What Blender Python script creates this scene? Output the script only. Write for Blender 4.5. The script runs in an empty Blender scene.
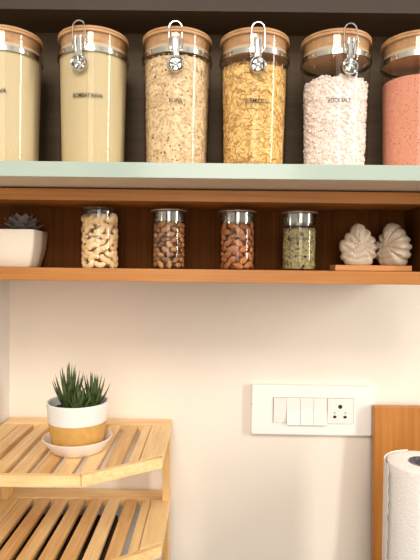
import bpy, bmesh, math, random
from mathutils import Vector, Matrix, Euler
random.seed(7)
PI = math.pi
S = bpy.context.scene
COL = S.collection
CZ = 1.40                      # camera height; object heights below are given relative to it

# ---------------------------------------------------------------- camera
cam_d = bpy.data.cameras.new('camera'); cam = bpy.data.objects.new('camera', cam_d); COL.objects.link(cam)
F = 530.0
cam_d.sensor_fit = 'VERTICAL'; cam_d.sensor_height = 24.0; cam_d.sensor_width = 24.0
cam_d.lens = F / 560.0 * 24.0
cam_d.clip_start = 0.01
pitch = math.atan(14.0 / F)
cam.matrix_world = (Matrix.Translation((0, 0, CZ)) @ Matrix.Rotation(PI/2 - pitch, 4, 'X')
                    @ Matrix.Rotation(math.radians(0.65), 4, 'Z'))
S.camera = cam

# ---------------------------------------------------------------- light and exposure
S.view_settings.view_transform = 'Standard'; S.view_settings.look = 'None'
S.view_settings.gamma = 1.0; S.view_settings.use_curve_mapping = False
S.view_settings.exposure = -0.32
w = bpy.data.worlds.new('world'); S.world = w; w.use_nodes = True
_t = w.node_tree; _bg = _t.nodes['Background']; _bg.inputs[1].default_value = 1.0
_tc = _t.nodes.new('ShaderNodeTexCoord'); _nz = _t.nodes.new('ShaderNodeTexNoise'); _nz.inputs['Scale'].default_value = 2.2
_nz.inputs['Detail'].default_value = 1.0
_rp = _t.nodes.new('ShaderNodeValToRGB'); _t.links.new(_tc.outputs['Generated'], _nz.inputs['Vector']); _t.links.new(_nz.outputs['Fac'], _rp.inputs[0])
_rp.color_ramp.elements[0].position = .42; _rp.color_ramp.elements[0].color = (.16, .13, .11, 1)
_rp.color_ramp.elements[1].position = .60; _rp.color_ramp.elements[1].color = (1.5, 1.38, 1.25, 1)
_t.links.new(_rp.outputs[0], _bg.inputs[0])

def area(name, loc, target, sx, sy, power, color):
    d = bpy.data.lights.new(name, 'AREA'); d.shape = 'RECTANGLE'; d.size = sx; d.size_y = sy
    d.energy = power; d.color = color
    o = bpy.data.objects.new(name, d); COL.objects.link(o); o.location = loc
    o.rotation_euler = (Vector(target) - Vector(loc)).to_track_quat('-Z', 'Y').to_euler()
    return o
area('window_light', (-1.45, -1.25, 1.70), (0, .8, 1.35), .55, 1.9, 29, (.95, .97, 1.0))
area('room_light', (0.05, -2.4, 1.75), (0, .9, 1.45), 1.0, 2.2, 32, (1.0, .93, .85))
area('ceiling_light', (-0.15, -0.95, 2.45), (0, .9, 1.1), .7, .5, 26, (1.0, .93, .88))
area('side_window_light', (1.95, -0.35, 1.75), (.1, .9, 1.25), .22, 1.5, 36, (1.0, .95, .87))

# ---------------------------------------------------------------- materials
def lin(c):
    return tuple(((v/255)/12.92 if v/255 <= .04045 else ((v/255+.055)/1.055)**2.4) for v in c) + (1,)
class NT:
    def __init__(s, name):
        s.m = bpy.data.materials.new(name); s.m.use_nodes = True
        s.t = s.m.node_tree; s.b = s.t.nodes['Principled BSDF']; s.out = s.t.nodes['Material Output']
    def n(s, typ, **kw):
        x = s.t.nodes.new(typ)
        for k, v in kw.items():
            if k.startswith('i_'): 
                key = k[2:]; key = int(key) if key.isdigit() else key.replace('_', ' ')
                x.inputs[key].default_value = v
            else: setattr(x, k, v)
        return x
    def l(s, a, b): s.t.links.new(a, b)
    def ramp(s, fac, stops):
        r = s.n('ShaderNodeValToRGB'); e = r.color_ramp.elements
        while len(e) < len(stops): e.new(.5)
        for el, (p, c) in zip(e, stops): el.position = p; el.color = c
        s.l(fac, r.inputs[0]); return r.outputs[0]
    def bump(s, h, strength, dist=.001):
        b = s.n('ShaderNodeBump'); b.inputs['Strength'].default_value = strength; b.inputs['Distance'].default_value = dist
        s.l(h, b.inputs['Height']); s.l(b.outputs[0], s.b.inputs['Normal'])

def plain(name, c, rough=.5, metal=0, noise=0, nscale=40, bump=0, bscale=200, spec=.5, coat=0):
    M = NT(name); M.b.inputs['Roughness'].default_value = rough; M.b.inputs['Metallic'].default_value = metal
    M.b.inputs['Specular IOR Level'].default_value = spec
    M.b.inputs['Coat Weight'].default_value = coat
    tc = M.n('ShaderNodeTexCoord')
    nz = M.n('ShaderNodeTexNoise'); nz.inputs['Scale'].default_value = nscale; nz.inputs['Detail'].default_value = 3
    M.l(tc.outputs['Object'], nz.inputs['Vector'])
    a = lin([max(0, v*(1-noise)) for v in c]); b = lin([min(255, v*(1+noise*.5)) for v in c])
    M.l(M.ramp(nz.outputs['Fac'], [(.3, a), (.7, b)]), M.b.inputs['Base Color'])
    if bump:
        n2 = M.n('ShaderNodeTexNoise'); n2.inputs['Scale'].default_value = bscale; n2.inputs['Detail'].default_value = 4
        M.l(tc.outputs['Object'], n2.inputs['Vector']); M.bump(n2.outputs['Fac'], bump)
    return M.m

def wood(name, dark, light, axis, rough=.45, fine=260, along=6, island=.0, spec=.5):
    """grain runs along `axis`; island = tone change from board to board"""
    M = NT(name); M.b.inputs['Roughness'].default_value = rough; M.b.inputs['Specular IOR Level'].default_value = spec
    tc = M.n('ShaderNodeTexCoord'); mp = M.n('ShaderNodeMapping')
    sc = [fine]*3; sc[axis] = along
    mp.inputs['Scale'].default_value = sc; M.l(tc.outputs['Object'], mp.inputs['Vector'])
    n1 = M.n('ShaderNodeTexNoise'); n1.inputs['Scale'].default_value = 1; n1.inputs['Detail'].default_value = 5; n1.inputs['Roughness'].default_value = .6
    M.l(mp.outputs[0], n1.inputs['Vector'])
    mp2 = M.n('ShaderNodeMapping'); sc2 = [fine*.13]*3; sc2[axis] = along*1.2
    mp2.inputs['Scale'].default_value = sc2; M.l(tc.outputs['Object'], mp2.inputs['Vector'])
    n2 = M.n('ShaderNodeTexNoise'); n2.inputs['Scale'].default_value = 1; n2.inputs['Detail'].default_value = 3
    M.l(mp2.outputs[0], n2.inputs['Vector'])
    mx = M.n('ShaderNodeMix', data_type='FLOAT'); mx.inputs[0].default_value = .45
    M.l(n1.outputs['Fac'], mx.inputs[2]); M.l(n2.outputs['Fac'], mx.inputs[3])
    val = mx.outputs[0]
    if island:
        g = M.n('ShaderNodeNewGeometry')
        a = M.n('ShaderNodeMath', operation='MULTIPLY_ADD'); M.l(g.outputs['Random Per Island'], a.inputs[0])
        a.inputs[1].default_value = island; a.inputs[2].default_value = -island/2
        ad = M.n('ShaderNodeMath', operation='ADD'); M.l(val, ad.inputs[0]); M.l(a.outputs[0], ad.inputs[1]); val = ad.outputs[0]
    M.l(M.ramp(val, [(.34, lin(dark)), (.66, lin(light))]), M.b.inputs['Base Color'])
    M.bump(n1.outputs['Fac'], .12, .0006)
    return M.m

def thin_glass(name, tint=(1, 1, 1), base=.06, edge=.75, rough=.02):
    M = NT(name); M.t.nodes.remove(M.b)
    tr = M.n('ShaderNodeBsdfTransparent'); tr.inputs[0].default_value = (*tint, 1)
    gl = M.n('ShaderNodeBsdfGlossy'); gl.inputs['Roughness'].default_value = rough
    lw = M.n('ShaderNodeLayerWeight'); lw.inputs[0].default_value = .5
    pw = M.n('ShaderNodeMath', operation='POWER'); M.l(lw.outputs['Facing'], pw.inputs[0]); pw.inputs[1].default_value = 4.0
    ma = M.n('ShaderNodeMath', operation='MULTIPLY_ADD'); M.l(pw.outputs[0], ma.inputs[0]); ma.inputs[1].default_value = edge; ma.inputs[2].default_value = base
    mx = M.n('ShaderNodeMixShader'); M.l(ma.outputs[0], mx.inputs[0]); M.l(tr.outputs[0], mx.inputs[1]); M.l(gl.outputs[0], mx.inputs[2])
    M.l(mx.outputs[0], M.out.inputs['Surface'])
    return M.m

def speckle(name, base, alt, dots, scale=600, dot=.68, rough=.8, bump=.4, island=None, isl_w=.6):
    M = NT(name); M.b.inputs['Roughness'].default_value = rough; M.b.inputs['Specular IOR Level'].default_value = .25
    tc = M.n('ShaderNodeTexCoord')
    n1 = M.n('ShaderNodeTexNoise'); n1.inputs['Scale'].default_value = scale; n1.inputs['Detail'].default_value = 2
    n2 = M.n('ShaderNodeTexNoise'); n2.inputs['Scale'].default_value = scale*.6; n2.inputs['Detail'].default_value = 2
    for n in (n1, n2): M.l(tc.outputs['Object'], n.inputs['Vector'])
    val = n1.outputs['Fac']
    if island is not None:
        g = M.n('ShaderNodeNewGeometry'); mf = M.n('ShaderNodeMix', data_type='FLOAT'); mf.inputs[0].default_value = isl_w
        M.l(val, mf.inputs[2]); M.l(g.outputs['Random Per Island'], mf.inputs[3]); val = mf.outputs[0]
    c1 = M.ramp(val, [(.25, lin(alt)), (.75, lin(base))])
    f = M.ramp(n2.outputs['Fac'], [(dot-.03, (0, 0, 0, 1)), (dot+.03, (1, 1, 1, 1))])
    mx = M.n('ShaderNodeMix', data_type='RGBA'); M.l(f, mx.inputs[0]); M.l(c1, mx.inputs[6]); mx.inputs[7].default_value = lin(dots)
    M.l(mx.outputs[2], M.b.inputs['Base Color'])
    M.bump(n1.outputs['Fac'], bump, .0006)
    return M.m

m_wall = plain('painted_wall', (241, 231, 217), .75, noise=.025, nscale=3, bump=.10, bscale=60, spec=.2)
m_wall_side = plain('painted_side_wall', (226, 222, 215), .6, noise=.02, nscale=4, bump=.08, bscale=60, spec=.3)
m_floor = plain('floor_tile', (170, 150, 130), .5, noise=.05)
m_granite = plain('black_granite', (30, 22, 18), .5, noise=.5, nscale=220)
m_cab = wood('dark_brown_laminate', (74, 61, 46), (90, 74, 57), 0, .6, 160, 3, spec=.12)
m_cab_face = plain('brown_shelf_edge', (56, 43, 32), .7, noise=.05)
m_slab = plain('off_white_laminate', (236, 226, 206), .35, noise=.02, nscale=12)
m_edge = plain('pale_aqua_edge_band', (168, 184, 172), .16, noise=.015, nscale=9, coat=.3)
m_oak = wood('warm_brown_veneer', (154, 95, 36), (190, 125, 56), 0, .42, 300, 5)
m_oak_v = wood('shaded_veneer_back', (74, 40, 15), (102, 60, 25), 2, .7, 330, 5, spec=.05)  # same veneer, with the shade inside the niche put into its colour
m_bam = wood('pale_bamboo', (214, 164, 100), (246, 212, 154), 1, .42, 240, 9, island=.26)
m_bam_x = wood('pale_bamboo_cross', (216, 166, 102), (248, 216, 158), 0, .40, 240, 9, island=.12)
m_bam_z = wood('pale_bamboo_post', (212, 160, 96), (242, 204, 142), 2, .42, 240, 9)
m_bam_x2 = wood('light_board', (186, 122, 64), (220, 158, 96), 0, .42, 240, 9)
m_dark = plain('dark_brown_box', (58, 36, 22), .7, noise=.1, spec=.2)
m_board = wood('honey_bamboo_board', (164, 98, 34), (196, 134, 62), 2, .38, 120, 3)
m_boardedge = wood('board_dark_edge', (120, 66, 22), (150, 88, 36), 2, .5, 200, 5)
m_lid = wood('bamboo_lid', (172, 126, 82), (206, 164, 118), 0, .42, 220, 20)
m_glass = thin_glass('jar_glass', (.985, .985, .975), .026, .6)
m_glass_s = thin_glass('small_jar_glass', (.98, .98, .96), .05, .8)
m_chrome = plain('chrome', (205, 205, 202), .10, 1)
m_band = plain('steel_band', (190, 192, 182), .14, 1)
m_silver = plain('silver_lid', (205, 200, 186), .28, .85, noise=.1)
m_seal = plain('clear_seal', (196, 176, 150), .25)
m_ink = plain('printed_ink', (24, 18, 16), .6)
m_lidglass = thin_glass('lid_glass', (.9, .9, .86), .22, .6, .08)
m_ink2 = plain('printed_ink_small', (44, 30, 22), .6)
m_rava = speckle('semolina', (202, 186, 148), (188, 170, 130), (160, 138, 102), 1300, .74, bump=.15)
m_rava2 = speckle('semolina_pale', (206, 190, 154), (190, 172, 134), (166, 144, 108), 1300, .74, bump=.15)
m_poha = speckle('flattened_rice', (230, 206, 166), (200, 166, 122), (112, 70, 40), 520, .65, island=1, isl_w=.55)
m_verm = speckle('vermicelli', (240, 206, 136), (160, 106, 48), (146, 92, 40), 300, .78, island=1, isl_w=.7)
m_salt = speckle('rock_salt', (242, 232, 224), (228, 210, 200), (214, 188, 176), 220, .80, rough=.3, island=1, isl_w=.6)
m_pink = speckle('pink_salt', (222, 158, 132), (206, 134, 108), (158, 84, 62), 950, .64, bump=.5)
m_seed = speckle('green_seeds', (206, 194, 140), (76, 62, 30), (50, 38, 18), 300, .62, island=1, isl_w=.8)
def nut(name, c1, c2, rough):
    M = NT(name); M.b.inputs['Roughness'].default_value = rough
    oi = M.n('ShaderNodeObjectInfo'); tc = M.n('ShaderNodeTexCoord'); nz = M.n('ShaderNodeTexNoise'); nz.inputs['Scale'].default_value = 220
    M.l(tc.outputs['Object'], nz.inputs['Vector']); mf = M.n('ShaderNodeMix', data_type='FLOAT'); mf.inputs[0].default_value = .5
    M.l(nz.outputs['Fac'], mf.inputs[2]); M.l(oi.outputs['Random'], mf.inputs[3])
    M.l(M.ramp(mf.outputs[0], [(.2, lin(c1)), (.8, lin(c2))]), M.b.inputs['Base Color']); return M.m
m_cashew = nut('cashew', (216, 170, 112), (250, 226, 182), .45)
m_almond = nut('almond_skin', (132, 72, 32), (200, 130, 76), .55)
m_raisin = nut('brown_dried_fruit', (104, 62, 34), (196, 142, 92), .5)
m_cer = plain('white_ceramic', (232, 232, 226), .28, noise=.01, coat=.2)
m_cer2 = plain('cream_ceramic', (226, 214, 196), .38, noise=.02)
m_sauc = plain('saucer_ceramic', (240, 230, 220), .4, noise=.01)
m_yel = plain('mustard_glaze', (206, 158, 84), .5, noise=.05, nscale=120)
m_leafcer = plain('pearly_ceramic', (190, 174, 152), .32, noise=.04, nscale=60, coat=.2)
m_soil = plain('dark_soil', (40, 32, 26), .9, noise=.5, nscale=300, bump=.8, bscale=300)
m_rosette = plain('purple_grey_leaf', (104, 94, 90), .5, noise=.22, nscale=60)
m_plate = plain('white_switch_plastic', (244, 240, 234), .35, noise=.005)
m_module = plain('ivory_switch_plastic', (240, 234, 226), .3, noise=.005)
m_hole = plain('socket_hole', (22, 18, 18), .6)
m_gap = plain('grey_shadow_gap', (150, 136, 124), .6)
m_paper = plain('kitchen_paper', (240, 234, 228), .9, noise=.015, nscale=30, bump=.0, spec=.1)
m_core = plain('core_liner', (120, 116, 122), .5, .2, noise=.4, nscale=120)

def paper_mat():
    M = NT('embossed_paper'); M.b.inputs['Roughness'].default_value = .9; M.b.inputs['Specular IOR Level'].default_value = .1
    M.b.inputs['Base Color'].default_value = lin((250, 246, 240))
    tc = M.n('ShaderNodeTexCoord'); v = M.n('ShaderNodeTexVoronoi'); v.inputs['Scale'].default_value = 260
    mp = M.n('ShaderNodeMapping'); mp.inputs['Scale'].default_value = (1, 1, 1.4)
    M.l(tc.outputs['Object'], mp.inputs[0]); M.l(mp.outputs[0], v.inputs['Vector']); M.bump(v.outputs['Distance'], .5, .0012)
    return M.m
m_emboss = paper_mat()
def leaf_mat():
    M = NT('haworthia_leaf'); M.b.inputs['Roughness'].default_value = .4
    tc = M.n('ShaderNodeTexCoord'); n = M.n('ShaderNodeTexNoise'); n.inputs['Scale'].default_value = 120
    M.l(tc.outputs['Object'], n.inputs['Vector'])
    M.l(M.ramp(n.outputs['Fac'], [(.3, lin((30, 50, 22))), (.7, lin((92, 112, 60)))]), M.b.inputs['Base Color'])
    return M.m
m_haw = leaf_mat()

# ---------------------------------------------------------------- mesh helpers
class MB:
    def __init__(s): s.v = []; s.f = []; s.sm = []
    def add(s, vs, fs, smooth=False):
        o = len(s.v); s.v += [tuple(v) for v in vs]
        s.f += [tuple(i+o for i in f) for f in fs]; s.sm += [smooth]*len(fs); return s
    def box(s, x0, x1, y0, y1, z0, z1, b=0):
        if b:
            bm = bmesh.new(); bmesh.ops.create_cube(bm, size=1)
            for v in bm.verts:
                v.co = Vector(((x0+x1)/2+v.co.x*(x1-x0), (y0+y1)/2+v.co.y*(y1-y0), (z0+z1)/2+v.co.z*(z1-z0)))
            bmesh.ops.bevel(bm, geom=bm.edges[:], offset=b, segments=2, affect='EDGES', profile=.6)
            bm.verts.index_update()
            s.add([v.co for v in bm.verts], [[v.index for v in f.verts] for f in bm.faces]); bm.free(); return s
        vs = [(x, y, z) for z in (z0, z1) for y in (y0, y1) for x in (x0, x1)]
        return s.add(vs, [(0, 2, 3, 1), (4, 5, 7, 6), (0, 1, 5, 4), (2, 6, 7, 3), (0, 4, 6, 2), (1, 3, 7, 5)])
    def prism(s, poly, z0, z1, b=0):
        bm = bmesh.new(); vs = [bm.verts.new((x, y, z0)) for x, y in poly]; f = bm.faces.new(vs)
        r = bmesh.ops.extrude_face_region(bm, geom=[f])
        for g in r['geom']:
            if isinstance(g, bmesh.types.BMVert): g.co.z = z1
        bmesh.ops.recalc_face_normals(bm, faces=bm.faces[:])
        if b: bmesh.ops.bevel(bm, geom=bm.edges[:], offset=b, segments=2, affect='EDGES')
        bm.verts.index_update()
        s.add([v.co for v in bm.verts], [[v.index for v in f.verts] for f in bm.faces]); bm.free(); return s
    def lathe(s, prof, n=48, smooth=True, closed=False):
        """prof: list of (r, z)"""
        vs = []; fs = []; m = len(prof)
        for k in range(n):
            a = 2*PI*k/n
            for r, z in prof: vs.append((r*math.cos(a), r*math.sin(a), z))
        for k in range(n):
            k2 = (k+1) % n
            for j in range(m if closed else m-1):
                j2 = (j+1) % m
                fs.append((k*m+j, k2*m+j, k2*m+j2, k*m+j2))
        return s.add(vs, fs, smooth)
    def tube(s, pts, r, n=8, closed=False):
        pts = [Vector(p) for p in pts]; N = len(pts); vs = []; fs = []
        rr = r if hasattr(r, '__len__') else [r]*N
        up = None
        for i, p in enumerate(pts):
            if closed: t = (pts[(i+1) % N]-pts[i-1]).normalized()
            else: t = (pts[min(i+1, N-1)]-pts[max(i-1, 0)]).normalized()
            if up is None:
                up = t.orthogonal().normalized()
            up = (up - t*up.dot(t)).normalized(); w_ = t.cross(up)
            for k in range(n):
                a = 2*PI*k/n; vs.append(p+(up*math.cos(a)+w_*math.sin(a))*rr[i])
        for i in range(N if closed else N-1):
            i2 = (i+1) % N
            for k in range(n): fs.append((i*n+k, i*n+(k+1) % n, i2*n+(k+1) % n, i2*n+k))
        if not closed:
            fs.append(tuple(range(n-1, -1, -1))); fs.append(tuple((N-1)*n+k for k in range(n)))
        return s.add(vs, fs, True)
    def shift(s, M):
        s.v = [tuple(M @ Vector(v)) for v in s.v]; return s
    def build(s, name, mat, parent=None, loc=None):
        me = bpy.data.meshes.new(name); me.from_pydata(s.v, [], s.f); me.update()
        bm = bmesh.new(); bm.from_mesh(me); bmesh.ops.remove_doubles(bm, verts=bm.verts[:], dist=1e-6)
        bmesh.ops.recalc_face_normals(bm, faces=bm.faces[:])
        bm.to_mesh(me); bm.free()
        if any(s.sm):
            me.polygons.foreach_set('use_smooth', [True]*len(me.polygons))
            try: me.set_sharp_from_angle(angle=math.radians(40))
            except Exception: pass
        me.materials.append(mat)
        o = bpy.data.objects.new(name, me); COL.objects.link(o)
        if parent: o.parent = parent
        if loc: o.location = loc
        return o

def tag(o, label=None, cat=None, group=None, kind=None):
    if label: o['label'] = label
    if cat: o['category'] = cat
    if group: o['group'] = group
    if kind: o['kind'] = kind
    return o
def thing(name, label, cat, loc, rz=0, group=None):
    o = bpy.data.objects.new(name, None); COL.objects.link(o); o.empty_display_size = .02
    o.location = (loc[0], loc[1], loc[2]+CZ); o.rotation_euler = (0, 0, rz)
    return tag(o, label, cat, group)
def struct(name, mb, mat):
    return tag(mb.build(name, mat), kind='structure')

_txt = {}
def text_mesh(txt, height):
    c = bpy.data.curves.new('t', 'FONT'); c.body = txt; c.size = 1; c.align_x = 'CENTER'; c.resolution_u = 2; c.offset = .014
    o = bpy.data.objects.new('t', c); COL.objects.link(o)
    dg = bpy.context.evaluated_depsgraph_get(); dg.update()
    me = bpy.data.meshes.new_from_object(o.evaluated_get(dg))
    bpy.data.objects.remove(o); bpy.data.curves.remove(c)
    k = height/.7
    vs = [(v.co.x*k, v.co.y*k) for v in me.vertices]; fs = [tuple(p.vertices) for p in me.polygons]
    bpy.data.meshes.remove(me)
    return vs, fs
def wrap_text(txt, height, r, z, ang, width=None):
    """text on a cylinder of radius r round the local origin, facing -Y at ang=0"""
    vs, fs = text_mesh(txt, height)
    if width:
        w0 = max(v[0] for v in vs)-min(v[0] for v in vs); k = width/w0; vs = [(x*k, y) for x, y in vs]
    out = []
    for x, y in vs:
        rr = r(z+y) if callable(r) else r; a = ang + x/rr
        out.append((rr*math.sin(a), -rr*math.cos(a), z+y))
    return MB().add(out, fs)

# ---------------------------------------------------------------- setting
WY = .90; LX = -.340
TOPZ = .72; CNT = -.52
struct('wall_back', MB().box(LX-.1, 1.6, WY, WY+.1, -CZ, 1.1), m_wall).location.z = CZ
struct('wall_left', MB().box(LX-.1, LX, -.2, WY, -CZ, 1.1), m_wall_side).location.z = CZ
struct('floor', MB().box(LX-.1, 2.2, -2.6, WY+.1, -CZ-.05, -CZ), m_floor).location.z = CZ
g = 1e-3
ct = thing('worktop', 'black granite kitchen worktop under the bamboo rack', 'worktop', (0, 0, CNT))
MB().box(LX+g, 1.4, .28, WY-g, -.03, 0, .002).build('slab', m_granite, ct)

# upper cabinet ---------------------------------------------------
cab = thing('open_cabinet', 'dark brown open wall cabinet with a pale aqua edged bottom shelf holding the tall jars', 'cabinet', (0, .60, .0986))
X0, X1 = LX+.001, .46
b = MB().box(X0, X1, .0015, .295, 0, .0169).build('bottom_shelf', m_slab, cab)
e = MB().box(X0, X1, -.0005, .0015, 0, .0172, .0004).build('edge_band', m_edge, b); e['label'] = 'pale aqua glossy front edge'
MB().box(X0, X1, .160, .175, .0174, TOPZ-.12).build('back_panel', m_cab, cab)
sh = MB().box(X0+.001, X1-.016, .0915, .159, .2288, .2536).build('upper_shelf', m_cab, cab)
MB().box(X0+.001, X1-.016, .090, .0915, .2288, .2536).build('edge_band', m_cab_face, sh)
MB().box(X1-.015, X1, .02, .158, .0174, TOPZ-.12).build('side_panel', m_cab, cab)
MB().box(X0, X1, .02, .295, TOPZ-.118, TOPZ-.10).build('top_panel', m_cab, cab)

# wooden niche shelf ------------------------------------------------
SL = -.0045
ns = thing('wall_shelf', 'long warm brown wooden wall shelf box with small jars standing in it', 'shelf', (0, .676, SL))
RX = .277
MB().box(LX+.002, RX+.018, 0, .222, .0862, .1008, .0006).build('top_board', m_oak, ns)
MB().box(LX+.002, RX+.018, 0, .222, -.0165, 0, .0006).build('bottom_board', m_oak, ns)
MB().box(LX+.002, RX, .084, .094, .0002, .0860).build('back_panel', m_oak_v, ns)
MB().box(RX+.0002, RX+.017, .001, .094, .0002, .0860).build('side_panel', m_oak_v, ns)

# ---------------------------------------------------------------- tall jars
JY = .68; JZ = .1158
H_GL = .1480; R_B = .0398; R_T = .0432
def r_out(z): return R_B + (R_T-R_B)*max(0, min(1, z/H_GL))
def glass_mesh():
    p = [(0, .0), (R_B-.004, .0), (R_B-.0012, .0012), (R_B, .004)]
    p += [(r_out(z), z) for z in (.03, .06, .09, .12, H_GL-.004)]
    p += [(R_T, H_GL), (R_T+.0003, .1614), (R_T-.0016, .1620), (R_T-.0016, .150)]
    return MB().lathe(p, 64)
def clasp_parts(jar, ang):
    M = Matrix.Translation((0, 0, -.0028)) @ Matrix.Rotation(ang, 4, 'Z')
    y0 = -(R_T+.0035)
    lever = MB()
    lever.tube([(-.0032, y0-.0015, .138), (-.0034, y0-.003, .150), (-.0030, y0-.003, .156)], .0016, 8)
    lever.tube([(.0032, y0-.0015, .138), (.0034, y0-.003, .150), (.0030, y0-.003, .156)], .0016, 8)
    lever.box(-.0045, .0045, y0-.0022, y0-.0002, .134, .157, .0006)
    L = lever.shift(M).build('clasp_lever', m_chrome, jar)
    wr = []
    wx = .0078
    for z in (.142, .150, .158, .164): wr.append((-wx, y0-.0008, z))
    for k in range(0, 9):
        a = PI - PI*k/8; wr.append((wx*math.cos(a), y0-.0012, .1665+.0085*math.sin(a)))
    for z in (.164, .158, .150, .142): wr.append((wx, y0-.0008, z))
    MB().tube(wr, .00085, 8, closed=True).shift(M).build('wire_loop', m_chrome, L)
    d = MB(); prof = [(0, .0042), (.0020, .0038), (.0032, .0024), (.0036, .0008), (.0062, .0006), (.0072, .0030), (.0082, .0042), (.0094, .0036), (.0102, .0016), (.0102, 0), (0, 0)]
    d.lathe(prof, 32)
    for k in range(5):
        a = 2*PI*k/5+.4
        d.tube([(.0026*math.cos(a), .0026*math.sin(a), .0024), (.0066*math.cos(a), .0066*math.sin(a), .0026)], .0010, 6)
    d.shift(M @ Matrix.Translation((0, y0+.0005, .1255)) @ Matrix.Rotation(PI/2, 4, 'X')).build('round_catch', m_chrome, L)
def tall_jar(x, label, clasp, txt, t_ang, t_w, t_z):
    j = thing('glass_jar', label, 'jar', (x, JY, JZ), 0, 'tall clip-top jars on the top shelf')
    gb = glass_mesh().build('glass_body', m_glass, j)
    lid = MB().lathe([(0, .1415), (R_T-.0046, .1415), (R_T-.0034, .1430), (R_T-.0030, .1636), (R_T-.0022, .1650), (R_T+.0002, .1651), (R_T+.0009, .1664), (R_T+.0006, .1682),
                      (R_T-.0008, .1685), (R_T-.0008, .1690), (R_T+.0003, .1694), (R_T+.0006, .1710), (R_T-.0006, .1726), (R_T-.003, .1732), (0, .1733)], 64).build('bamboo_lid', m_lid, j)
    for v in lid.data.vertices: v.co.z = .1415+(v.co.z-.1415)*.885
    MB().lathe([(R_T-.0034, .1450), (R_T-.0022, .1456), (R_T-.0022, .1500), (R_T-.0034, .1506)], 64).build('seal_ring', m_seal, lid)
    MB().lathe([(R_T+.0004, .1385), (R_T+.0014, .1388), (R_T+.0014, .1447), (R_T+.0004, .1450)], 64, closed=True).build('metal_band', m_band, j)
    if clasp is not None: clasp_parts(j, clasp)
    if txt: wrap_text(txt, .0052, lambda z: r_out(z)+.0007, t_z, t_ang, t_w).build('printed_name', m_ink, j)
    return j
r_mid = r_out(.092)+.0004
def px2x(px, Y): return (px-210)/F*Y
xs = [px2x(p, JY) for p in (6.5, 92.5, 175.2, 251.5, 331.8, 412)]
tall_jar(xs[0], 'tall lidded glass jar of pale cream flour cut by the left picture edge', math.radians(-70), 'RAVA', math.radians(9), .017, .0885)
tall_jar(xs[1], 'tall clip-top glass jar lettered BOMBAY RAVA filled with cream semolina', math.radians(-9), 'BOMBAY RAVA', math.radians(2.5), .0365, .084)
tall_jar(xs[2], 'tall clip-top glass jar lettered POHA filled with brown-flecked flattened rice', math.radians(1), 'POHA', math.radians(1.5), .0155, .079)
tall_jar(xs[3], 'tall clip-top glass jar lettered VERMICELLI filled with golden noodle pieces', math.radians(.5), 'VERMICELLI', math.radians(0), .0295, .0795)
tall_jar(xs[4], 'tall clip-top glass jar lettered ROCK SALT, about three quarters full of white lumps', math.radians(8), 'ROCK SALT', math.radians(-5.5), .0265, .0815)
tall_jar(xs[5], 'tall glass jar of fine pink salt cut by the right picture edge', math.radians(70), 'PINK SALT', math.radians(13), .026, .0815)

def fill_core(h, rin=.0022, dome=0, rough=0, n=72):
    p = [(0, .0032)] + [(R_B-rin-.003, .0032), (R_B-rin-.0006, .0048)] + [(r_out(z)-rin, z) for z in [h*k/8 for k in range(1, 9)]]
    rt = r_out(h)-rin
    p += [(rt*(1-k/6), h+dome*(1-(1-k/6)**2)) for k in range(1, 7)]
    mb = MB().lathe(p, n)
    if rough:
        mb.v = [(x, y, z+(random.uniform(-rough, rough) if z > h*.99 else 0)) for x, y, z in mb.v]
    return mb
def on_shell(h, jit, rin=.0024, z0=.006):
    a = random.uniform(0, 2*PI); z = random.uniform(z0, h); r = r_out(z)-rin-random.random()*jit
    return Vector((r*math.cos(a), r*math.sin(a), z)), a
def on_top(h, rmax):
    a = random.uniform(0, 2*PI); r = rmax*math.sqrt(random.random())
    return Vector((r*math.cos(a), r*math.sin(a), h)), a
def stuff(name, mb, mat, x, label, cat, y=JY, z=JZ):
    o = mb.build(name, mat); o.location = (x, y, z+CZ); return tag(o, label, cat, kind='stuff')
stuff('semolina', fill_core(.141, .0015), m_rava2, xs[0], 'pale cream flour filling the leftmost tall jar', 'flour')
stuff('semolina', fill_core(.141, .0015), m_rava, xs[1], 'cream yellow semolina filling the BOMBAY RAVA jar', 'semolina')
# flattened rice: flakes on a core
mb = fill_core(.136, .0034)
for i in range(3000):
    p, a = on_shell(.138, .0008, .0022)
    if i > 2700: p, a = on_top(.1375, .038)
    n = Vector((math.cos(a), math.sin(a), random.uniform(-.2, .2))).normalized() if i <= 2700 else Vector((0, 0, 1))
    t = n.orthogonal().normalized(); t = Matrix.Rotation(random.uniform(0, 2*PI), 3, n) @ t; u = n.cross(t)
    L = random.uniform(.0018, .0034); Wd = L*random.uniform(.3, .5)
    nn = n*.0003
    mb.add([p-t*L, p-u*Wd+nn, p+t*L, p+u*Wd+nn, p-nn*2], [(0, 1, 2, 3), (0, 4, 1), (1, 4, 2), (2, 4, 3), (3, 4, 0)])
stuff('flattened_rice', mb, m_poha, xs[2], 'pale brown-flecked flattened rice filling the POHA jar', 'flattened rice')
mb = fill_core(.127, .0036)
for i in range(6200):
    p, a = on_shell(.130, .001, .0030)
    top = i > 5500
    if top: p, a = on_top(.129+random.uniform(0, .003), .036)
    n = Vector((math.cos(a), math.sin(a), 0)) if not top else Vector((0, 0, 1))
    t = n.orthogonal().normalized(); t = Matrix.Rotation(random.uniform(0, 2*PI), 3, n) @ t
    if top: t = (t+Vector((0, 0, random.uniform(-.1, .5)))).normalized()
    L = random.uniform(.0024, .0048)
    u = n.cross(t); q0, q1 = p-t*L, p+t*L
    for q in (q0, q1):
        rr = math.hypot(q.x, q.y); mxr = r_out(q.z)-.0020
        if rr > mxr: q.x *= mxr/rr; q.y *= mxr/rr
    r = .00036
    vs = []
    for q in (q0, q1):
        for k in range(3):
            aa = 2*PI*k/3; vs.append(q+n*math.cos(aa)*r+u*math.sin(aa)*r)
    mb.add(vs, [(0, 1, 4, 3), (1, 2, 5, 4), (2, 0, 3, 5), (0, 2, 1), (3, 4, 5)])
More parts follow.
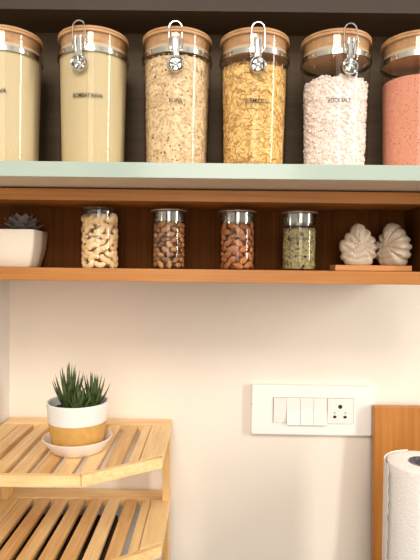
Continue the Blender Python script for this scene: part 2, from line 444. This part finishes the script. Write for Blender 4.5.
stuff('vermicelli', mb, m_verm, xs[3], 'golden broken vermicelli pieces filling the VERMICELLI jar', 'noodles')
ICO_V = []; ICO_F = []
_bm = bmesh.new(); bmesh.ops.create_icosphere(_bm, subdivisions=1, radius=1)
_bm.verts.index_update(); ICO_V = [v.co.copy() for v in _bm.verts]; ICO_F = [tuple(v.index for v in f.verts) for f in _bm.faces]; _bm.free()
def grain(mb, p, r, sq=.4):
    R = Euler((random.uniform(0, 6), random.uniform(0, 6), random.uniform(0, 6))).to_matrix()
    s = Vector((random.uniform(1-sq, 1+sq), random.uniform(1-sq, 1+sq), random.uniform(1-sq, 1+sq)))
    mb.add([p+R @ Vector((v.x*s.x, v.y*s.y, v.z*s.z))*r*random.uniform(.85, 1.1) for v in ICO_V], ICO_F)
mb = fill_core(.1125, .0042)
for i in range(2600):
    p, a = on_shell(.1135, .0006, .0044)
    if i > 2200: p, a = on_top(.1140+random.uniform(-.001, .0015), .0375)
    grain(mb, p, random.uniform(.0018, .0029))
stuff('rock_salt', mb, m_salt, xs[4], 'rough white and faint pink salt lumps in the ROCK SALT jar', 'salt')
stuff('pink_salt', fill_core(.117, .0015, .006), m_pink, xs[5], 'fine pink salt with small dark specks in the rightmost tall jar', 'salt')

# ---------------------------------------------------------------- small jars
SY = .715; SZ = SL+.0003
SR = .0242; SH = .0795
def small_jar(px, label, lidmat, txt, tw, r=SR, h=SH):
    x = px2x(px, SY)
    j = thing('spice_jar', label, 'jar', (x, SY, SZ), 0, 'small jars on the wooden wall shelf')
    hb = h-.0185
    MB().lathe([(0, 0), (r-.003, 0), (r-.0008, .0008), (r, .003), (r, hb-.004), (r-.0008, hb-.001), (r-.0026, hb+.0005), (r-.0026, hb+.004), (r-.0036, hb+.004), (r-.0036, hb-.001)], 48).build('glass_body', m_glass_s, j)
    lid = MB().lathe([(0, h-.0012), (r-.002, h), (r+.0006, h), (r+.0008, h-.0012), (r+.0003, h-.0022), (r-.0014, h-.003), (r-.0014, hb+.003), (r-.0024, hb+.003), (r-.0024, h-.004), (0, h-.004)], 48)
    L = lid.build('lid', m_lidglass if lidmat is m_silver else lidmat, j)
    MB().lathe([(r-.0016, h-.0022), (r+.0008, h-.0020), (r+.0012, h-.0012), (r+.0008, h-.0004), (r-.0016, h-.0002)], 48).build('lid_rim', m_silver if lidmat is m_silver else m_glass_s, L)
    wrap_text(txt, .0026, r+.0004, .040, math.radians(-6), tw).build('printed_name', m_ink2, j)
    return x, r, hb
NJ = [small_jar(99.5, 'small glass jar of pale cashews with a clear lid, beside the square white pot', m_glass_s, 'CASHEW', .014, .0254, .0795),
      small_jar(168.5, 'small glass-lidded glass jar of brown dried fruit, between the cashew and almond jars', m_silver, 'RAISINS', .012, .0232, .0785),
      small_jar(236.8, 'small glass-lidded glass jar filled with reddish brown almonds', m_silver, 'ALMONDS', .014, .0244, .0780),
      small_jar(298.5, 'small glass-lidded glass jar filled with green-grey seeds', m_silver, 'FENNEL SEEDS', .024, .0238, .0775)]

def cashew_mesh():
    pts = []; rr = []
    for k in range(9):
        a = math.radians(-75+150*k/8); pts.append((.0062*math.cos(a)-.004, .0068*math.sin(a), 0))
        rr.append(.0042*(math.sin(PI*(k+.55)/9.1)**.45)*(1+.12*(k-4)/4))
    return MB().tube(pts, rr, 8)
def almond_mesh():
    p = [(0, -.0085)]+[(.0043*math.sin(PI*(k/8)**.85)**.9, -.0085+.017*k/8) for k in range(1, 8)]+[(0, .0085)]
    mb = MB().lathe(p, 10); mb.v = [(x, y*.62, z) for x, y, z in mb.v]; return mb
def raisin_mesh():
    p = [(0, -.0066)]+[(.0038*math.sin(PI*k/8)**.7, -.0066+.0132*k/8) for k in range(1, 8)]+[(0, .0066)]
    mb = MB().lathe(p, 10); mb.v = [(x*(1+.12*math.sin(z*1500+y*900)), y*.75, z) for x, y, z in mb.v]; return mb
def pack(name, mesh_mb, mat, jar, label, cat, group, per, layers, dz, rad, inner, top=None, tilt='tangent'):
    x, r, hb = jar; src = mesh_mb.build(name, mat); first = True
    spots = []
    for l in range(layers):
        for k in range(per):
            spots.append((rad, 2*PI*(k+.5*(l % 2))/per+random.uniform(-.06, .06), l))
        for k in range(inner):
            spots.append((rad*.38, 2*PI*(k+.3*l)/inner, l))
    for (rd, a, l) in spots:
        o = src if first else src.copy()
        if not first: COL.objects.link(o)
        first = False
        z = .0052+dz*l+random.uniform(-.0007, .0007)
        n = Vector((math.cos(a), math.sin(a), 0))
        o.location = (x+rd*n.x, SY+rd*n.y, SZ+CZ+z)
        # flat side faces outwards, long axis lies at a random slant in the tangent plane
        fl = n; t = Vector((-math.sin(a), math.cos(a), 0)); sl = random.uniform(-.75, .75)+(PI/2 if random.random() < .12 else 0)
        lon = t*math.cos(sl)+Vector((0, 0, 1))*math.sin(sl); th = lon.cross(fl)
        if random.random() < .5: lon = -lon; th = -th
        if tilt == 'z': M = Matrix((th, fl, lon)).transposed()         # long axis z, flat axis y
        else: M = Matrix((th, lon, -fl)).transposed() if random.random() < .5 else Matrix((-th, lon, fl)).transposed()
        if M.determinant() < 0: M = Matrix((-M.col[0], M.col[1], M.col[2])).transposed()
        o.rotation_euler = M.to_euler()
        s = random.uniform(.88, 1.05); o.scale = (s, s, s)
        tag(o, label, cat, group)
pack('cashew', cashew_mesh(), m_cashew, NJ[0], 'pale curved cashew nut inside the small clear-lidded jar', 'nut', 'cashews in the clear-lidded jar', 9, 9, .0076, .0202, 3)
pack('dried_fruit', raisin_mesh(), m_raisin, NJ[1], 'wrinkled brown dried fruit piece in the jar beside the cashews', 'dried fruit', 'dried fruit in the second small jar', 9, 9, .0066, .0184, 3, tilt='z')
pack('almond', almond_mesh(), m_almond, NJ[2], 'reddish brown almond inside the small almond jar', 'nut', 'almonds in the third small jar', 8, 8, .0074, .0198, 3, tilt='z')
x4, r4, hb4 = NJ[3]
mb = MB().lathe([(0, .002), (r4-.004, .002), (r4-.0034, .004), (r4-.0034, hb4-.004), (0, hb4-.004)], 40)
for i in range(1500):
    a = random.uniform(0, 2*PI); z = random.uniform(.004, hb4-.004); rd = r4-.0026-random.random()*.0006
    p = Vector((rd*math.cos(a), rd*math.sin(a), z)); n = Vector((math.cos(a), math.sin(a), 0))
    t = Matrix.Rotation(random.uniform(0, PI), 3, n) @ Vector((0, 0, 1)); u = n.cross(t); L = random.uniform(.0018, .0028); q = .0006
    mb.add([p-t*L, p+u*q, p+t*L, p-u*q, p+n*.0006, p-n*.0006], [(0, 1, 4), (1, 2, 4), (2, 3, 4), (3, 0, 4), (1, 0, 5), (2, 1, 5), (3, 2, 5), (0, 3, 5)])
stuff('seeds', mb, m_seed, x4, 'green-grey slender seeds filling the rightmost small jar', 'seeds', SY, SZ)

# ---------------------------------------------------------------- square pot with dark rosette
pp = thing('potted_succulent', 'square white bowl with a dark purple-grey rosette succulent on the wooden shelf', 'plant', (-.2665, .724, SL+.0003))
def sq_loft(secs, n=10):
    vs = []; fs = []; P = []
    for hx, hy, z, rc in secs:
        ring = []
        for cx, cy, a0 in ((1, 1, 0), (-1, 1, PI/2), (-1, -1, PI), (1, -1, 3*PI/2)):
            for k in range(5):
                a = a0+PI/2*k/4; ring.append((cx*(hx-rc)+rc*math.cos(a), cy*(hy-rc)+rc*math.sin(a), z))
        P.append(ring)
    m = len(P[0])
    for r in P: vs += r
    for i in range(len(P)-1):
        for k in range(m): fs.append((i*m+k, i*m+(k+1) % m, (i+1)*m+(k+1) % m, (i+1)*m+k))
    fs.append(tuple(range(m-1, -1, -1))); fs.append(tuple((len(P)-1)*m+k for k in range(m)))
    return MB().add(vs, fs, True)
sq_loft([(.0270, .0240, 0, .004), (.0282, .0250, .001, .005), (.0315, .0275, .012, .005), (.0345, .0300, .026, .005), (.0358, .0312, .040, .005), (.0358, .0312, .0485, .004), (.0350, .0305, .0495, .004),
         (.0330, .0285, .0495, .004), (.0352, .0280, .046, .004)]).build('pot', m_cer2, pp)
sq_loft([(.0322, .0277, .0462, .004), (.0322, .0277, .0470, .004)]).build('soil', m_soil, pp)
mb = MB()
def spoon_leaf(mb, base, az, el, L, W, T, curl=.3, pointy=1.0):
    d = Vector((math.cos(az)*math.cos(el), math.sin(az)*math.cos(el), math.sin(el)))
    side = Vector((-math.sin(az), math.cos(az), 0)); up = d.cross(side)*-1
    if up.z < 0: up = -up
    vs = []; fs = []; N = 7; m = 8
    for i in range(N):
        t = i/(N-1); c = Vector(base)+d*L*t+up*curl*L*t*t
        wd = W*(math.sin(PI*min(1, .18+.82*t*.98))**.8)*(1 if t < .9 else .55) + .0004; th = T*(1-t*.75)
        if i == N-1: wd *= .05; th *= .1
        for k in range(m):
            a = 2*PI*k/m; z = math.sin(a); vs.append(c+side*wd*math.cos(a)+up*th*(z if z < 0 else z*.35))
    for i in range(N-1):
        for k in range(m): fs.append((i*m+k, i*m+(k+1) % m, (i+1)*m+(k+1) % m, (i+1)*m+k))
    fs.append(tuple(range(m-1, -1, -1))); fs.append(tuple((N-1)*m+k for k in range(m)))
    mb.add(vs, fs, True)
for ring, (n, el, L, W) in enumerate([(9, .22, .032, .0095), (8, .50, .030, .009), (7, .85, .026, .008), (5, 1.2, .019, .0062)]):
    for k in range(n):
        az = 2*PI*(k+.5*(ring % 2))/n
        spoon_leaf(mb, (.010, 0, .047+.0015*ring), az, el, L, W, .003, .15)
mb.build('rosette', m_rosette, pp)

# ---------------------------------------------------------------- leaf-shaped ceramics on wooden tray
tx0, tx1 = px2x(335.5, .70), px2x(412, .70)
tr = MB().box(-(tx1-tx0)/2, (tx1-tx0)/2, 0, .034, 0, .0075, .0008).build('serving_board', m_bam_x2)
tr.location = ((tx0+tx1)/2-.001, .698, SL+.0003+CZ)
tag(tr, 'small flat wooden board under the two ceramic leaves', 'board')
LEAF = [(150,96),(168,99),(184,106),(187,119),(203,123),(214,137),(211,146),(226,154),(237,166),(229,180),(244,191),(243,206),(232,214),(241,230),(236,243),(222,248),(224,262),(218,272),
        (106,272),(98,256),(84,246),(82,236),(93,226),(81,210),(80,186),(84,170),(103,166),(100,154),(107,140),(126,136),(124,124),(133,110)]
LC = (160, 192); LS = .000321
VEINS = [((136, 272), (140, 200)), ((140, 200), (154, 108))]+[((138, y0), p) for y0, p in ((250, (92, 236)), (228, (90, 192)), (205, (108, 156)), (180, (130, 130)), (250, (224, 232)), (228, (230, 192)), (206, (214, 156)), (182, (190, 124)))]
def ceramic_leaf(x, rz, label, T=.013, sc=1.0):
    TH = 120; RH = 22; vs = []; fs = []
    pol = []
    for p in LEAF:
        dx, dz = p[0]-LC[0], LC[1]-p[1]; pol.append((math.atan2(dz, dx), math.hypot(dx, dz)))
    pol.sort()
    def rad(th):
        th = (th+PI) % (2*PI)-PI
        for q in range(len(pol)):
            a0, r0 = pol[q]; a1, r1 = pol[(q+1) % len(pol)]
            if q == len(pol)-1: a1 += 2*PI
            if a0 <= th < a1 or a0 <= th+2*PI < a1:
                t = ((th if a0 <= th < a1 else th+2*PI)-a0)/(a1-a0)
                return r0+(r1-r0)*t
        return pol[0][1]
    raw = [rad(2*PI*k/TH) for k in range(TH)]
    rads = [(raw[k-1]+2*raw[k]+raw[(k+1) % TH])/4 for k in range(TH)]
    avg = [sum(raw[(k+q) % TH] for q in range(-9, 10))/19 for k in range(TH)]
    for side in (-1, 1):
        for i in range(RH):
            rho = i/(RH-1)
            for k in range(TH):
                th = 2*PI*k/TH; rk = rads[k]; X = rho*rk*math.cos(th); Z = rho*rk*math.sin(th)
                ZZ = max(Z, -80)
                px_, pz_ = LC[0]+X, LC[1]-ZZ; dmin = 99
                for (ax, ay), (bx, by) in VEINS:
                    vx, vy = bx-ax, by-ay; t = max(0, min(1, ((px_-ax)*vx+(pz_-ay)*vy)/(vx*vx+vy*vy)))
                    dmin = min(dmin, math.hypot(px_-ax-t*vx, pz_-ay-t*vy))
                groove = .0012*math.exp(-(dmin/5.0)**2)*(1 if rho < .9 else 0)
                t = T*math.sqrt(max(0, 1-rho**3))*(1+.9*(rk/avg[k]-1)*rho*3)
                vs.append((X*LS*sc, side*(t-groove), (ZZ+80)*LS*sc))
    o2 = RH*TH
    for sd in (0, 1):
        for i in range(RH-1):
            for k in range(TH):
                a = sd*o2+i*TH+k; b_ = sd*o2+i*TH+(k+1) % TH
                fs.append((a, b_, b_+TH, a+TH))
    o = MB().add(vs, fs, True).build('ceramic_leaf', m_leafcer)
    o.location = (x, .716, SL+.0081+CZ); o.rotation_euler = (0, 0, rz)
    tag(o, label, 'ornament', 'leaf-shaped ceramics on the small board'); return o
ceramic_leaf(px2x(358.3, .712), math.radians(6), 'pearly white ceramic leaf facing forward, left of the pair on the small board', .011)
ceramic_leaf(px2x(392.0, .716), math.radians(-58), 'pearly white ceramic leaf turned sideways, right of the pair on the small board', .0150, 1.02)

# ---------------------------------------------------------------- bamboo corner rack
bx0, bx1 = LX+.003, -.0618; yb, ych, yf = WY-.004, .712, .646; xch = -.156
Z1, Z2 = -.261, -.383
rack = thing('bamboo_rack', 'pale bamboo slatted corner rack with chamfered tiers on the worktop', 'rack', (bx0, yf, CNT))
def tier(zt, sx=0):
    """top surface at height zt; local coordinates of the rack"""
    t_ = .0135; z1 = zt-CNT; z0 = z1-t_
    ox, oy = bx0, yf
    def Q(x, y): return (x-ox, y-oy)
    e_ = .0006; fr = .010
    rb = yb-.036; rr = bx1-.030; rl = bx0+.030
    # chamfer line from (xch, yf) to (bx1, ych)
    d = Vector((bx1-xch, ych-yf)).normalized(); nrm = Vector((-d.y, d.x))      # towards the inside (up-left)
    def inner_y(x):   # y of the inside of the front/chamfer rails at x
        # chamfer inner line passes through (xch,yf)+nrm*fr
        px_, py_ = xch+nrm.x*fr, yf+nrm.y*fr
        yc = py_+(x-px_)*d.y/d.x
        return max(yf+fr, yc)
    mb = MB()
    edges = [rr-.0008]
    x = -.1058
    slats = [(-.1058, rr-.0008)]
    k = 0
    cx = -.110
    while True:
        a = cx-.0046-.0285*k; b_ = a-.0285+.0094
        if b_ < rl+.004: slats.append((rl+.0008, a)); break
        slats.append((b_, a)); k += 1
    for (xa, xb) in slats:
        ya, yb_ = inner_y(xa)+e_, inner_y(xb)+e_
        # kink of the inner outline may fall within the slat
        pts = [Q(xa, ya)]
        xk = None
        for q in range(1, 12):
            xm = xa+(xb-xa)*q/12
            if abs((inner_y(xm)-ya)) > 1e-5 and inner_y(xa) == yf+fr and xk is None: xk = xm
        if xk: pts.append(Q(xk-(xb-xa)/12, yf+fr+e_))
        pts += [Q(xb, yb_), Q(xb, rb-e_), Q(xa, rb-e_)]
        mb.prism(pts, z0+.0045, z1-.0005, .0008)
    sl = mb.build('slat_panel', m_bam, rack)
    MB().prism([Q(bx0, rb), Q(bx1, rb), Q(bx1, yb), Q(bx0, yb)], z0, z1, .001).build('back_rail', m_bam_x, sl)
    # side rails reach down to the front / chamfer rails
    ir = inner_y(rr); irr = inner_y(bx1)
    MB().prism([Q(rr, ir+e_), Q(bx1, irr+e_), Q(bx1, rb-e_), Q(rr, rb-e_)], z0, z1, .001).build('side_rail', m_bam, sl)
    MB().prism([Q(bx0, yf+fr+e_), Q(rl, yf+fr+e_), Q(rl, rb-e_), Q(bx0, rb-e_)], z0, z1, .001).build('side_rail', m_bam, sl)
    # front rail and chamfer rail with a mitre
    pin = Vector((xch+(nrm.x*fr)*0, 0))
    xin = xch+nrm.x*fr+((yf+fr)-(yf+nrm.y*fr))*d.x/d.y
    MB().prism([Q(bx0, yf), Q(xch-.0004, yf), Q(xin-.0004, yf+fr), Q(bx0, yf+fr)], z0-.001, z1, .001).build('front_rail', m_bam_x, sl)
    MB().prism([Q(xch+.0004, yf), Q(bx1, ych), Q(bx1, irr), Q(xin+.0004, yf+fr)], z0-.001, z1, .001).build('chamfer_rail', m_bam_x, sl)
tier(Z1); tier(Z2)
for (xa, xb, ya, yb2) in ((bx1-.0115, bx1-.0002, .850, .878), (bx0+.0002, bx0+.0115, .850, .878), (bx0+.0002, bx0+.0115, .668, .692)):
    m = MB()
    for (za, zb) in ((CNT+.0003, Z2-.0145), (Z2+.0002, Z1-.0145)):
        m.box(xa-bx0, xb-bx0, ya-yf, yb2-yf, za-CNT, zb-CNT, .0008)
    m.build('post', m_bam_z, rack)

bxo = thing('gap_filler_box', 'added dark brown lidded box that darkens the gaps between the bamboo rack slats', 'box', (-.235, .815, CNT+.0003))  # made-up box, put in so the lower slat gaps look dark
MB().box(-.085, .085, -.055, .055, 0, .088, .003).build('box_body', m_dark, bxo)
MB().box(-.087, .087, -.057, .057, .0883, .104, .003).build('lid', m_dark, bxo)
# ---------------------------------------------------------------- haworthia on its saucer
PX, PY = px2x(78.6, .742), .741
sc = MB().lathe([(0, 0), (.034, 0), (.037, .0015), (.0440, .011), (.0492, .0175), (.0496, .0186), (.0484, .0190), (.0470, .0175), (.0415, .0090), (.0350, .0040), (0, .0038)], 64).build('saucer', m_sauc)
sc.location = (PX, PY, Z1+.0003+CZ); sc.scale = (.97, .97, 1.05); tag(sc, 'round white ceramic saucer under the two-tone pot', 'saucer')
hp = thing('potted_haworthia', 'spiky green haworthia in a white and mustard ceramic pot on the bamboo rack', 'plant', (PX, PY, Z1+.0045))
hp.scale = (.985, .985, 1.07)
def r_pot(z): return .0335+.0100*(min(z, .062)/.062)**.62
zs = [0, .004, .010, .018, .0255]
MB().lathe([(0, 0), (.031, 0)]+[(r_pot(z), z) for z in (.0015, .006, .012, .019, .025, .0352)]+[(r_pot(.0352)-.002, .0354), (0, .0354)], 64).build('pot_base', m_yel, hp)['label'] = 'mustard yellow unglazed lower band'
MB().lathe([(r_pot(.0352)-.003, .0355), (r_pot(.0352)+.0004, .0356)]+[(r_pot(z)+.0004, z) for z in (.037, .040, .044, .050, .057)]+[(r_pot(.06)+.0002, .0602), (r_pot(.06)-.0012, .0612), (r_pot(.06)-.0030, .0602), (r_pot(.05)-.0036, .050), (r_pot(.0352)-.003, .0355)], 64).build('pot', m_cer, hp)
MB().lathe([(0, .050), (.020, .0508), (.0385, .0500), (.0385, .0485), (0, .0480)], 40).build('soil', m_soil, hp)
def haw_leaf(mb, base, az, lean, L, W):
    d0 = Vector((math.cos(az), math.sin(az), 0)); p = Vector(base); N = 8; m = 6; vs = []; fs = []
    side = Vector((-math.sin(az), math.cos(az), 0)); ang = lean
    for i in range(N):
        t = i/(N-1); a = ang*(1.15-.55*t)
        dr = d0*math.sin(a)+Vector((0, 0, 1))*math.cos(a)
        if i: p = p+dr*L/(N-1)
        wd = W*(1-t**1.6)*(1 if t > .15 else .9)+.00015; up = dr.cross(side)
        for k in range(m):
            q = 2*PI*k/m; vs.append(p+side*wd*math.cos(q)+up*wd*.55*math.sin(q))
    for i in range(N-1):
        for k in range(m): fs.append((i*m+k, i*m+(k+1) % m, (i+1)*m+(k+1) % m, (i+1)*m+k))
    fs.append(tuple(range(m-1, -1, -1))); fs.append(tuple((N-1)*m+k for k in range(m)))
    mb.add(vs, fs, True)
for (cx, cy, L0, n0, sp) in ((-.0135, .004, .060, 24, .70), (.0200, .003, .051, 22, .62), (.006, -.017, .034, 14, .6)):
    mb = MB()
    for i in range(n0):
        t = i/n0; az = i*2.399963; lean = .08+sp*t
        L = L0*(1-.28*t)*random.uniform(.9, 1.08)
        haw_leaf(mb, (cx+.0045*math.cos(az)*t, cy+.0045*math.sin(az)*t, .0500), az, lean, L, .0037)
    mb.build('leaf_rosette', m_haw, hp)

# ---------------------------------------------------------------- switch plate
plx, plz = px2x(313.8, WY), -(409.2-266.6)/F*WY
sw = thing('switch_plate', 'white wall switch plate with four rocker switches and a socket', 'switch', (plx, WY-.0003, plz))
sw.rotation_euler = (0, math.radians(.35), 0)
k_ = WY/F
pw_, ph_ = 122*k_/2, 49.5*k_/2
def flat_round(x0, x1, z0, z1, y0, y1, b): return MB().box(x0, x1, y0, y1, z0, z1, b)
flat_round(-pw_, pw_, -ph_, ph_, -.0105, 0, .0018).build('cover_plate', m_plate, sw)
def mx(px): return (px-312)*k_
zt, zb = (409.8-397.2)*k_, (409.8-422.2)*k_
MB().box(mx(272.4), mx(352.6), -.0108, -.0104, zb-.0006, zt+.0006).build('module_frame', m_gap, sw)
for i, (a, b_, low) in enumerate(((272.9, 285.6, 0), (286.0, 299.2, 1), (299.6, 312.4, 1), (312.8, 325.6, 1))):
    m = MB(); x0, x1 = mx(a), mx(b_)
    if low:  prof = [(zt, -.0118), ((zt+zb)/2, -.0125), (zb-.0022, -.0165), (zb-.0018, -.0108), (zt, -.0108)]
    else:    prof = [(zt, -.0136), ((zt+zb)/2, -.0124), (zb, -.0120), (zb, -.0108), (zt, -.0108)]
    n = len(prof); vs = [(x0, y, z) for z, y in prof]+[(x1, y, z) for z, y in prof]
    fs = [tuple(range(n)), tuple(range(2*n-1, n-1, -1))]+[(k, (k+1) % n, n+(k+1) % n, n+k) for k in range(n)]
    m.add(vs, fs).build('rocker_switch', m_module, sw)
so = MB().box(mx(326.2), mx(352.0), -.0128, -.0108, zb, zt, .0006).build('socket', m_module, sw)
def hole(px, pz, w_, h_, rnd=True):
    m = MB()
    if rnd: m.lathe([(0, 0), (w_, 0), (w_, .0004), (0, .0004)], 20); m.v = [(x, y*h_/w_, z) for x, y, z in m.v]; m.shift(Matrix.Translation((mx(px), -.0127, (409.8-pz)*k_)) @ Matrix.Rotation(PI/2, 4, 'X'))
    else: m.box(mx(px)-w_, mx(px)+w_, -.0131, -.0127, (409.8-pz)*k_-h_, (409.8-pz)*k_+h_)
    m.build('socket_hole', m_hole if h_ > .0015 or rnd and w_ > .002 else m_gap, so)
hole(338.8, 405.2, .0035, .0035); hole(333.4, 411.3, .0014, .0014); hole(344.0, 411.3, .0014, .0014)
hole(333.6, 415.4, .0030, .0024, True); hole(343.8, 415.4, .0030, .0024, True)
MB().box(-pw_-.0004, -pw_+.0006, -.006, -.0035, .0070, .0092).build('side_slot', m_hole, sw)

# ---------------------------------------------------------------- cutting board leaning on wall
bl = px2x(377.6, .868)
cb = thing('cutting_board', 'honey bamboo cutting board leaning on the wall behind the paper roll', 'cutting board', (bl, .858, CNT+.0015))
hB = .2895
m = MB().box(0, .34, 0, .016, 0, hB, .0022).build('board_body', m_board, cb)
cb.rotation_euler = (math.radians(-2.6), 0, 0)
# ---------------------------------------------------------------- kitchen paper roll
RXc, RYc = px2x(427.5, .745), .745
rl_ = thing('paper_towel_roll', 'white embossed kitchen paper roll standing in front of the cutting board', 'paper roll', (RXc, RYc, CNT+.0003))
RR = .0485; RH_ = .2455
m = MB(); prof = [(.0200, RH_-.0008), (.0200, .001), (RR-.001, 0), (RR, .001), (RR+.0003, RH_*.3), (RR, RH_*.7), (RR, RH_-.0018), (RR-.002, RH_-.0004), (RR*.8, RH_+.0003), (RR*.6, RH_-.0002), (.0215, RH_)]
m.lathe(prof, 96, closed=True); m.build('roll', m_emboss, rl_)
m = MB().lathe([(.0198, .0008), (.0198, RH_+.0008), (.0182, RH_+.0008), (.0182, .0008)], 40, closed=True).build('cardboard_core', m_core, rl_)
# loose outer sheet leaving the roll at the back left
m = MB(); rows = 40; cols = 22; vs = []; fs = []
for j in range(rows+1):
    z = .002+(RH_+.0005-.002)*j/rows
    for i in range(cols+1):
        t = i/cols; a = math.radians(95+100*t); rad = RR+.0008+.0075*t**1.6
        x, y = rad*math.cos(a), rad*math.sin(a)
        if i == cols:
            jag = .0012*math.sin(j*2.1)+.0010*random.uniform(-1, 1)
            if j in (11, 12): jag -= .0035
            x -= jag*.9; y -= jag*.6
        vs.append((x, y, z))
for j in range(rows):
    for i in range(cols): k = j*(cols+1)+i; fs.append((k, k+1, k+cols+2, k+cols+1))
n0 = len(vs)
vs += [(x*(1-.0006/RR), y*(1-.0006/RR), z) for x, y, z in vs]
fs += [tuple(n0+q for q in reversed(f)) for f in fs]
for j in range(rows):
    for i in (0, cols): k = j*(cols+1)+i; fs.append((k, k+cols+1, n0+k+cols+1, n0+k))
for i in range(cols):
    for j in (0, rows): k = j*(cols+1)+i; fs.append((k, k+1, n0+k+1, n0+k))
MB().add(vs, fs, True).build('loose_sheet', m_paper, rl_)['label'] = 'loose torn-edged outer sheet'
